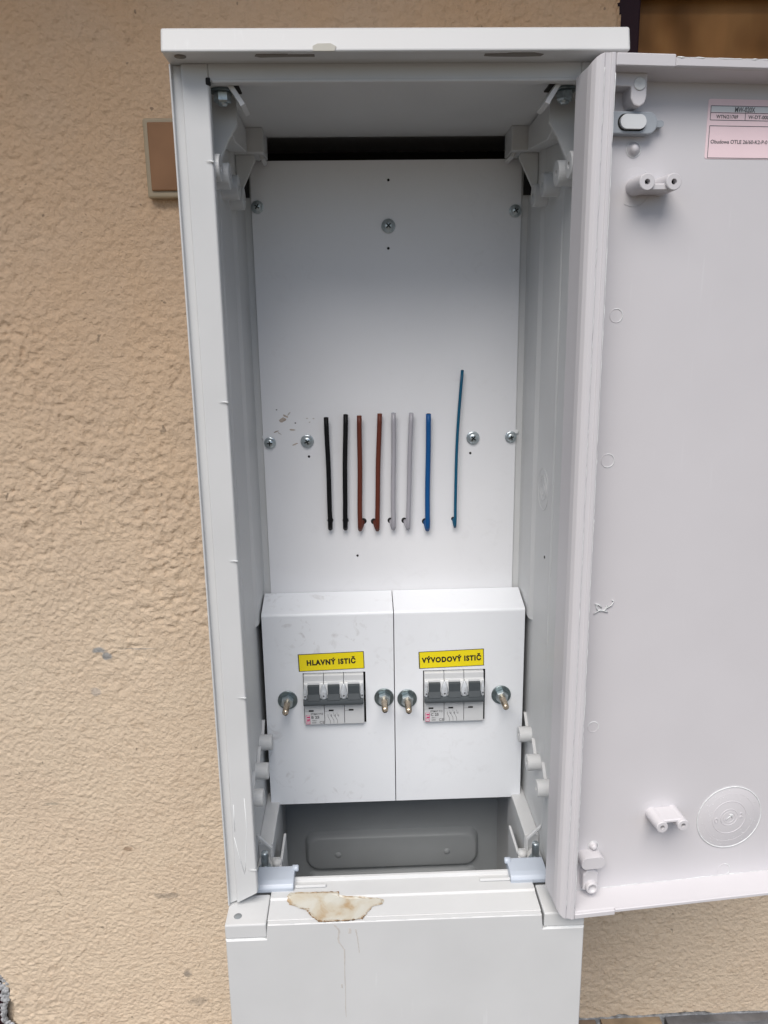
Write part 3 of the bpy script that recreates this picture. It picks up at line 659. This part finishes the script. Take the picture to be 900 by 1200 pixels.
def twin_boss(A, B, r, webz, L):
    mb = MB(); 
    for u, z in (A, B):
        mb.lathe([(r*1.12, 0), (r, L-.0004)], D(u, PW, z), ND, M_door, 30); mb.lathe([(r, L-.0004), (r-.0004, L), (.0017, L), (.0017, L-.005), (0, L-.005)], D(u, PW, z), ND, M_door, 30, False)
        mb.lathe([(0, 0), (.0017, 0), (0, .0001)], D(u, PW-L+.0045, z), ND, M_black, 14)
        for i in range(26):
            k = random.random()*6.28
        for f in range(len(mb.sm)): pass
    u0, z0 = A; u1, z1 = B
    mb.prism([(u0, z0+webz[0]), (u1, z1+webz[0]), (u1, z1+webz[1]), (u0, z0+webz[1])], DXZ, PW-L+.0020, PW+.0005, M_door, .0008)
    mb.lathe([(0, .0001), (r*1.9, .0001), (r*2.2, 0)], D(u0+.001, PW, z0+.001), ND, M_door, 36); mb.ring(D(u0, PW-.0001, z0), ND, r*2.3, .00018, M_door, 40, 60, 230, .01)
    part('twin_boss', mb, dr)
twin_boss((.0240, .0862), (.0405, .0864), .0048, (-.0046, -.0005), .0185)
twin_boss((.0646, -.3484), (.0806, -.3484), .0043, (.0015, .0043), .0180)
for u, z, r in ((.0171, .0105, .0042), (.0165, -.0819, .0044), (.0160, -.2742, .0040), (.1273, -.4043, .0050)):
    mb = MB(); a = random.uniform(0, 200); mb.ring(D(u, PW-.0001, z), ND, r, .00032, M_flash, 34, a, a+random.uniform(150, 240), .02); mb.ring(D(u, PW, z), ND, r, .00028, M_door, 34, 0, 360, .01); part('ejector_ring', mb, dr)
mb = MB(); mb.ring(D(.0175, PW-.0004, -.1829), ND, .0036, .0006, M_flash, 20, -20, 190, .05)
for P_ in (((.012, -.188), (.0165, -.1855), (.022, -.1875)), ((.0125, -.181), (.015, -.1815), (.0175, -.184)), ((.021, -.1845), (.0245, -.1825), (.026, -.1795), (.0245, -.179))): mb.tube([D(a, PW-.0007, b) for a, b in P_], .00045, M_flash, seg=5)
part('torn_ejector_burr', mb, dr)
# recycling style mould disc with relief
mb = MB(); c = (.1272, -.3585)
mb.lathe([(0, .0004), (.0250, .0004), (.0258, 0)], D(c[0], PW, c[1]), ND, M_door, 64)
for r_, q_ in ((.0256, .00045), (.0200, .00012), (.0135, .0003), (.0068, .00032), (.0045, .00022)): mb.ring(D(c[0], PW-.0004, c[1]), ND, r_, q_, M_door if r_ != .0256 else M_flash, 64, 0, 360, .004)
for a in range(46):
    t = random.uniform(0, 6.28); rr0 = random.uniform(.0145, .024); mb.tube([D(c[0]+math.cos(t)*rr0, PW-.0004, c[1]+math.sin(t)*rr0), D(c[0]+math.cos(t+.05)*rr0, PW-.00045, c[1]+math.sin(t+.05)*rr0)], .00012, M_flash, seg=4)
mb.tube([D(c[0]-.0025, PW-.0006, c[1]-.002), D(c[0]+.0022, PW-.0006, c[1]+.0022)], .0004, M_flash, seg=5)
mb.tube([D(c[0]+.0022, PW-.0006, c[1]-.0006), D(c[0]+.0022, PW-.0006, c[1]+.0022), D(c[0]-.0004, PW-.0006, c[1]+.0024)], .0004, M_flash, seg=5)
mb.text('0', .0058, M_door, D(c[0]-.0118, PW-.0006, c[1]-.0035), DU, ext=.0003); mb.text('2', .0058, M_door, D(c[0]+.0082, PW-.0006, c[1]-.0010), DU, ext=.0003)
part('mould_disc', mb, dr)
mb = MB(); mb.prism(rrect(.0084, .0266, -.3838, -.3742, .0046, 8), DXZ, .0120, PW+.0005, M_door, .0006, 2); part('oval_stud', mb, dr)
mb = MB(); mb.prism([(.0115, -.4036), (.0228, -.4036), (.0232, -.3905), (.0205, -.3872), (.0145, -.3872), (.0112, -.3905)], DXZ, .0150, PW+.0005, M_door, .0010, 2)
mb.lathe([(.0046, 0), (.0046, .0040), (.0040, .0046), (.0028, .0046), (.0028, .0036), (0, .0036)], D(.0174, .0160, -.4000), ND, M_door, 28); part('peg', mb, dr)
# rating sticker
mb = MB(); mb.prism(rrect(.0682, .1500, .1028, .1362, .0012, 3), DXZ, PW-.00025, PW+.0001, M_sticker)
k = PW-.0003
def line(u0, z0, u1, z1, t=.00018):
    if abs(u1-u0) > abs(z1-z0): mb.prism([(u0, z0-t), (u1, z1-t), (u1, z1+t), (u0, z0+t)], DXZ, k-.00004, k+.0001, M_inkg)
    else: mb.prism([(u0-t, z0), (u1-t, z1), (u1+t, z1), (u0+t, z0)], DXZ, k-.00004, k+.0001, M_inkg)
mb.prism([(.0702, .1290), (.1480, .1290), (.1480, .1322), (.0702, .1322)], DXZ, k, k+.0001, M_brkw)
for z in (.1324, .1286, .1245): line(.0700, z, .1482, z)
for u in (.0700, .1482): line(u, .1245, u, .1324)
line(.0925, .1245, .0925, .1286)
for z in (.1213, .1033): line(.0700, z, .1482, z)
for u in (.0700, .1482): line(u, .1033, u, .1213)
mb.text('MW-020X', .0040, M_inkg, D(.0853, k-.0001, .1291), DU, wid=.0130, bold=.00005, ext=.00004)
mb.text('WTN/21/769', .0028, M_inkg, D(.0738, k-.0001, .1255), DU, wid=.0140, bold=.00003, ext=.00004)
mb.text('W-DT-0001', .0028, M_inkg, D(.0945, k-.0001, .1255), DU, wid=.0145, bold=.00003, ext=.00004)
mb.text('Obudowa OTLE 26/60-K2-P-0', .0029, M_inkg, D(.0712, k-.0001, .1115), DU, wid=.0370, bold=.00002, ext=.00004)
part('rating_sticker', mb, dr, label='pale pink rating sticker with dark print')

# ------------------------------------------------------------------ mounting plate
PY = .1554
plate = thing('mounting_plate', (0, .156, -.30), 'white painted sheet metal mounting plate at the back of the cabinet, screwed along both edges', 'mounting plate')
mb = MB(); mb.box(-.1078, .1078, PY, PY+.0018, -.40, .1340, M_plate, .0003); part('plate', mb, plate)
def screw_mesh(wr, hr):
    mb = MB(); mb.lathe([(0, 0), (wr, 0), (wr, .0009), (wr-.0003, .0012), (hr*1.08, .0012), (hr, .0016), (hr*.93, .0028), (hr*.62, .0038), (hr*.3, .0041), (0, .0042)], (0, 0, 0), (0, -1, 0), M_zinc, 28)
    a = hr*.52; b = hr*.13
    for an in (35, 125):
        bm = bmesh.new(); bmesh.ops.create_cube(bm, size=1)
        for v in bm.verts: v.co = Matrix.Rotation(R(an), 3, 'Y') @ Vector((v.co.x*2*a, v.co.y*.0008-.0040, v.co.z*2*b))
        mb.bmadd(bm, M_recess)
    return mb.mesh('screw')
SA = screw_mesh(.0050, .0040); SB = screw_mesh(.0056, .0046)
for x, z, m, rt in ((-.1030, .0998, SA, 0), (.1030, .0950, SA, .4), (.0008, .0846, SB, .2), (-.1020, -.0884, SA, 1.), (-.0705, -.0876, SB, .5), (.0709, -.0874, SB, .1), (.1035, -.0873, SA, .7)):
    part('screw', m, plate, (x, PY-.0001, z), (0, rt, 0))
HB = MB(); HB.lathe([(0, .00025), (.0010, .0002), (.0011, 0)], (0, 0, 0), (0, -1, 0), M_black, 12); HM = HB.mesh('drill_hole')
for x, z in ((.0013, .1192), (.0006, .0677), (-.0695, -.1008), (.0689, -.1006), (-.0300, -.1899)): part('drill_hole', HM, plate, (x, PY, z))
for sx, sz in ((-.1070, -.0835), (.1065, .0930), (.1085, -.083)):
    mb = MB(); bm = bmesh.new(); bmesh.ops.create_icosphere(bm, subdivisions=2, radius=.0018)
    for v in bm.verts: v.co = Vector((v.co.x*1.3+sx, v.co.y*.6+PY+.001, v.co.z*1.1+sz))*1.0+Vector((random.uniform(-.0004, .0004), 0, random.uniform(-.0004, .0004)))
    mb.bmadd(bm, M_flash); part('swarf', mb, plate)
mb = MB()
for (x, z, w, hh, rt) in ((-.0905, -.0690, .0040, .0028, .5), (-.0880, -.0660, .0035, .0012, -.4), (-.0952, -.0605, .0010, .0006, 0), (-.0800, -.0720, .0011, .0009, 0), (-.0830, -.0776, .0038, .0009, -.1), (-.0965, -.0790, .0034, .0008, .4), (-.0938, -.0805, .0030, .0007, -.6),
                          (-.0700, -.0682, .0014, .0007, 0), (-.0645, -.0685, .0012, .0007, 0), (-.0680, -.0715, .0013, .0007, .2), (-.0810, -.0900, .0034, .0009, .35), (-.0850, -.0640, .0030, .0008, .9)):
    P = []
    for k in range(12):
        t = k/12*6.283; rr = random.uniform(.65, 1.1); a_ = w*.8*math.cos(t)*rr; b_ = hh*.8*math.sin(t)*rr; P.append((x+a_*math.cos(rt)-b_*math.sin(rt), z+a_*math.sin(rt)+b_*math.cos(rt)))
    mb.prism(P, XZ, PY-.00015, PY+.0001, M_smut if w > .0033 else M_inkg if w < .0012 else M_run)
part('smudge', mb, plate)

# ------------------------------------------------------------------ wires
wires = [(-.0536, -.0669, -.0530, -.1635, .00205, M_wk, .0000, 'black wire stub at the far left of the row'),
         (-.0372, -.0650, -.0400, -.1638, .00205, M_wk, .0004, 'second black wire stub, beside the brown ones'),
         (-.0258, -.0659, -.0272, -.1649, .00205, M_wb, .0042, 'brown wire stub next to the second black wire'),
         (-.0086, -.0648, -.0122, -.1653, .00205, M_wb, -.0038, 'brown wire stub next to the grey wires'),
         (.0029, -.0643, .0017, -.1648, .00195, M_wg, -.0030, 'grey wire stub next to the brown wires'),
         (.0179, -.0646, .0145, -.1651, .00195, M_wg, -.0040, 'grey wire stub next to the dark blue wire'),
         (.0323, -.0656, .0314, -.1663, .00215, M_wbl, -.0022, 'thick dark blue wire stub in the row'),
         (.0608, -.0300, .0554, -.1646, .00130, M_wte, -.0015, 'long thin teal blue wire at the right end of the row')]
for i, (xt, zt_, xb, zb_, r, m, hx, lb) in enumerate(wires):
    w = thing('wire', (xb, .152, zb_), lb+', on the white plate', 'wire', 'wire stubs on the mounting plate')
    pts = [(xb+hx*.55, PY+.001, zb_+.0058), (xb+hx*.42, PY-.0015, zb_+.0050), (xb+hx*.18, PY-.0040, zb_+.0022), (xb, PY-.0052, zb_+.0004), (xb, PY-.0062, zb_+.0024), (xb+.0001, PY-.0064, zb_+.0080)]
    ph = random.uniform(0, 6); L = zt_-zb_
    for k in range(1, 13):
        t = k/12; x = xb+(xt-xb)*t**(2.0 if i == 7 else 1.1)+math.sin(t*5+ph)*.0003*(1-t)*4*t; pts.append((x, PY-.0062-.0012*math.sin(t*2.5+ph)*t, zb_+.008+(L-.008)*t))
    mb = MB(); mb.tube(pts, r, m, seg=14); part('insulation', mb, w)
    e = Vector(pts[-1]); mb = MB(); mb.cyl(e-Vector((0, 0, .001)), (0, 0, 1), r*.62, .0013, M_cu if i in (2, 3) else M_zinc if m in (M_wg,) else M_wk, 12, .0001); part('cut_end', mb, w)
    mb = MB(); mb.lathe([(0, .00025), (r*1.25, .0002), (r*1.3, 0)], (xb+hx*.75, PY, zb_+.0062), (0, -1, 0), M_black, 20); part('hole', mb, w)

# ------------------------------------------------------------------ breaker covers
CY = .1244; CZ0, CZ1 = -.4140, -.2328
def cell_plate(mb, xs, zs_, skip, y0, y1, m):
    bm = bmesh.new(); V = {}
    def v(i, j, k):
        if (i, j, k) not in V: V[(i, j, k)] = bm.verts.new((xs[i], (y0, y1)[k], zs_[j]))
        return V[(i, j, k)]
    cells = {(i, j) for i in range(len(xs)-1) for j in range(len(zs_)-1)}-set(skip)
    for i, j in cells:
        bm.faces.new((v(i, j, 0), v(i+1, j, 0), v(i+1, j+1, 0), v(i, j+1, 0))); bm.faces.new((v(i, j+1, 1), v(i+1, j+1, 1), v(i+1, j, 1), v(i, j, 1)))
        for di, dj, e in ((-1, 0, ((i, j), (i, j+1))), (1, 0, ((i+1, j+1), (i+1, j))), (0, -1, ((i+1, j), (i, j))), (0, 1, ((i, j+1), (i+1, j+1)))):
            if (i+di, j+dj) not in cells: a, b = e; bm.faces.new((v(*a, 0), v(*b, 0), v(*b, 1), v(*a, 1)))
    bmesh.ops.recalc_face_normals(bm, faces=bm.faces[:]); mb.bmadd(bm, m)
def cover(x0, x1, hx0, hx1, M_, name_label, txt, lab, studs, dz=0.):
    t = thing('breaker_cover', ((x0+x1)/2, .14, CZ0), name_label, 'cover', 'breaker covers')
    mb = MB(); hz0, hz1 = -.3350+dz, -.2862+dz
    cell_plate(mb, [x0, hx0, hx1, x1], [CZ0, hz0, hz1, CZ1-.0012], {(1, 1)}, CY, CY+.0014, M_)
    # bent top: rounded fold, sloping flange up to the plate
    arc = []
    for k in range(6):
        a = k/5*R(68); arc.append((CY+.0030-.0030*math.cos(a), CZ1-.0012+.0030*math.sin(a)))
    end = (PY-.0006, CZ1+.0100); inn = [(PY-.0006, CZ1+.0085)]+[(y+.0012, z-.0008) for y, z in arc[::-1]]
    mb.prism(arc+[end]+inn, YZ, x0, x1, M_)
    mb.box(x0, x0+.0014, CY+.0015, PY-.001, CZ0+.0002, CZ1-.001, M_); mb.box(x1-.0014, x1, CY+.0015, PY-.001, CZ0+.0002, CZ1-.001, M_)
    mb.box(x0+.0015, x1-.0015, CY+.0015, PY-.001, CZ0, CZ0+.0014, M_)
    mb.box(x0+.002, x1-.002, CY+.026, CY+.0265, CZ0+.002, CZ1-.003, M_black)
    part('folded_sheet', mb, t)
    u0, u1, z0, z1, tilt = lab
    cx, cz = (u0+u1)/2, (z0+z1)/2; lb = MB(); w, hh = (u1-u0)/2, (z1-z0)/2
    lb.box(-w, w, -.0003, 0, -hh, hh, M_ink); lb.box(-w+.0008, w-.0006, -.0004, 0, -hh+.0005, hh-.0005, M_yellow)
    lab_o = part('name_label', lb, t, (cx, CY, cz), (0, -tilt, 0), label='yellow label with black capitals '+txt)
    tx = MB(); tx.text(txt, .0065, M_ink, (0, -.00048, 0), align='CENTER', bold=.00034, ext=.00004, space=1.18)
    xs_ = [v[0] for v in tx.v]; mx_ = (min(xs_)+max(xs_))/2; kx = TEXTW[txt]/(max(xs_)-min(xs_)); tx.v = [((v[0]-mx_)*kx, v[1], v[2]-.0024) for v in tx.v]
    o = bpy.data.objects.new('lettering', tx.mesh('lettering')); C.objects.link(o); o.parent = lab_o
    for sx, sz in studs:
        b = bolt(t, (sx, CY, sz), (0, -1, 0), .0245, r=.0027, wr=.0086, nr=.0056, mats=(M_rod, M_zinc, M_zinc), name='stud')
    return t
TEXTW = {'HLAVNÝ ISTIČ': .0425, 'VÝVODOVÝ ISTIČ': .0520}
cover(-.1132, -.0006, -.0800, -.0255, M_coverL, 'scuffed white sheet metal cover on the left with yellow label HLAVNÝ ISTIČ', 'HLAVNÝ ISTIČ', (-.0834, -.0263, -.2838, -.2678, .026), ((-.0940, -.3110), (-.0095, -.3112)))
cover(.0002, .1134, .0250, .0797, M_coverR, 'cleaner white sheet metal cover on the right with yellow label VÝVODOVÝ ISTIČ', 'VÝVODOVÝ ISTIČ', (.0213, .0783, -.2842, -.2685, .026), ((.0108, -.3128), (.0940, -.3118)), dz=-.0006)

# ------------------------------------------------------------------ circuit breakers
def breaker(x0, z1, rating, label):
    t = thing('circuit_breaker', (x0+.0263, .14, z1-.047), label, 'circuit breaker', 'three-pole breakers')
    z0 = z1-.0468; wm = .01745
    for k in range(3):
        a = x0+k*wm+.0002; b = a+wm-.0004; mb = MB()
        # side outline of one pole (y, z): top shoulder, raised middle, flat lower face
        P = [(.145, z0), (CY-.0040, z0), (CY-.0046, z0+.0006), (CY-.0046, z0+.0245), (CY-.0072, z0+.0255), (CY-.0072, z0+.0300), (CY-.0050, z0+.0405), (CY-.0036, z0+.0409), (CY-.0030, z1-.0010), (CY-.0024, z1), (.145, z1)]
        mb.prism(P, YZ, a, b, M_brk, .00025)
        # pale surround either side of the toggle slot
        mb.prism([(CY-.0068, z0+.0250), (CY-.0080, z0+.0260), (CY-.0080, z0+.0330), (CY-.0060, z0+.0402), (CY-.0045, z0+.0407)], YZ, a+.0001, a+.0036, M_brkw, .0004)
        mb.prism([(CY-.0068, z0+.0250), (CY-.0080, z0+.0260), (CY-.0080, z0+.0330), (CY-.0060, z0+.0402), (CY-.0045, z0+.0407)], YZ, b-.0036, b-.0001, M_brkw, .0004)
        pole = part('pole', mb, t)
        mb = MB(); mb.box(a+.0034, b-.0034, CY-.0086, CY-.004, z0+.0262, z0+.0388, M_tog, .0004); mb.prism([(CY-.0082, z0+.0318), (CY-.0112, z0+.0262), (CY-.0078, z0+.0240)], YZ, a+.0030, b-.0030, M_tog, .0004)
        # ribs across the toggle
        for j in range(5): mb.box(a+.0040, b-.0040, CY-.00845, CY-.0080, z0+.0312+j*.0014, z0+.0317+j*.0014, M_tog)
        part('toggle', mb, pole)
        mb = MB(); xw = a+.0042; mb.box(xw-.0006, xw+.0036, CY-.00485, CY-.0046, z0+.0130, z0+.0145, M_black, .0001); mb.box(a, xw-.0006, CY-.00468, CY-.0046, z0+.0130, z0+.0132, M_inkg)
        part('indicator_window', mb, pole)
    # tie bar across the three handles
    mb = MB(); mb.prism([(CY-.0070, z0+.0212), (CY-.0105, z0+.0214), (CY-.0116, z0+.0224), (CY-.0116, z0+.0240), (CY-.0106, z0+.0266), (CY-.0075, z0+.0274)], YZ, x0-.0002, x0+3*wm-.0006, M_tog, .0005, 2)
    part('tie_bar', mb, t)
    for k in range(4):
        mb = MB(); cxx = x0+k*wm; bm = bmesh.new(); bmesh.ops.create_uvsphere(bm, u_segments=16, v_segments=10, radius=1)
        wv = .0032 if 0 < k < 3 else .0017; cxx += .0015 if k == 0 else (-.0017 if k == 3 else 0)
        for v in bm.verts: v.co = Vector((cxx+v.co.x*wv*(1-.35*max(0, v.co.z)), CY-.0078+v.co.y*.0022, z0+.0325+v.co.z*.0082))
        mb.bmadd(bm, M_clear, True); mb.lathe([(0, 0), (.0008, 0), (0, .0003)], (cxx, CY-.0100, z0+.0300), (0, -1, 0), M_inkg, 8); mb.lathe([(0, 0), (.0006, 0), (0, .0003)], (cxx, CY-.01, z0+.0330), (0, -1, 0), M_brk, 8)
        part('label_window', mb, t)
    # print
    y = CY-.00462; mb = MB()
    mb.box(x0+.0010, x0+.0047, y-.0002, y+.0001, z0+.0012, z0+.0096, M_pinkink)
    mb.text('ETI', .0040, M_brkw, (x0+.0042, y-.00030, z0+.0016), right=(0, 0, 1), up=(-1, 0, 0), bold=.0001, wid=.0076, ext=.00003)
    mb.text('ETIMAT P10', .0026, M_inkg, (x0+.0054, y-.0001, z0+.0098), wid=.0105, bold=.00003, ext=.00004)
    mb.text(rating, .0034, M_inkg, (x0+.0056, y-.0001, z0+.0064), wid=.0070, bold=.0001, ext=.00004)
    mb.text('400V~', .0016, M_inkg, (x0+.0064, y-.0001, z0+.0040), ext=.00003); mb.text('6000', .0018, M_inkg, (x0+.0064, y-.0001, z0+.0018), ext=.00003)
    mb.text('CE', .0034, M_inkg, (x0+.0128, y-.0001, z0+.0014), wid=.0042, bold=.00002, ext=.00004)
    for k in range(3):
        xx = x0+.0222+k*.0032
        for (p, q2) in (((0, .0012), (0, .0040)), ((-.0018, .0078), (0, .0040)), ((-.0018, .0078), (-.0018, .0100)), ((.0002, .0088), (.0012, .0078)), ((.0012, .0098), (.0012, .0078)), ((.0002, .0088), (.0002, .0098))):
            mb.tube([(xx+p[0], y, z0+p[1]), (xx+q2[0], y, z0+q2[1])], .00016, M_inkg, seg=4)
        mb.text('135'[k], .0016, M_inkg, (xx-.0006, y-.0001, z0+.0104), ext=.00003)
    part('printed_marking', mb, t)
breaker(-.0794, -.2868, 'B 25', 'grey three-pole circuit breaker with dark toggles, below the HLAVNÝ ISTIČ label')
breaker(.0256, -.2876, 'C 25', 'grey three-pole circuit breaker with dark toggles, below the VÝVODOVÝ ISTIČ label')
bpy.context.view_layer.update()
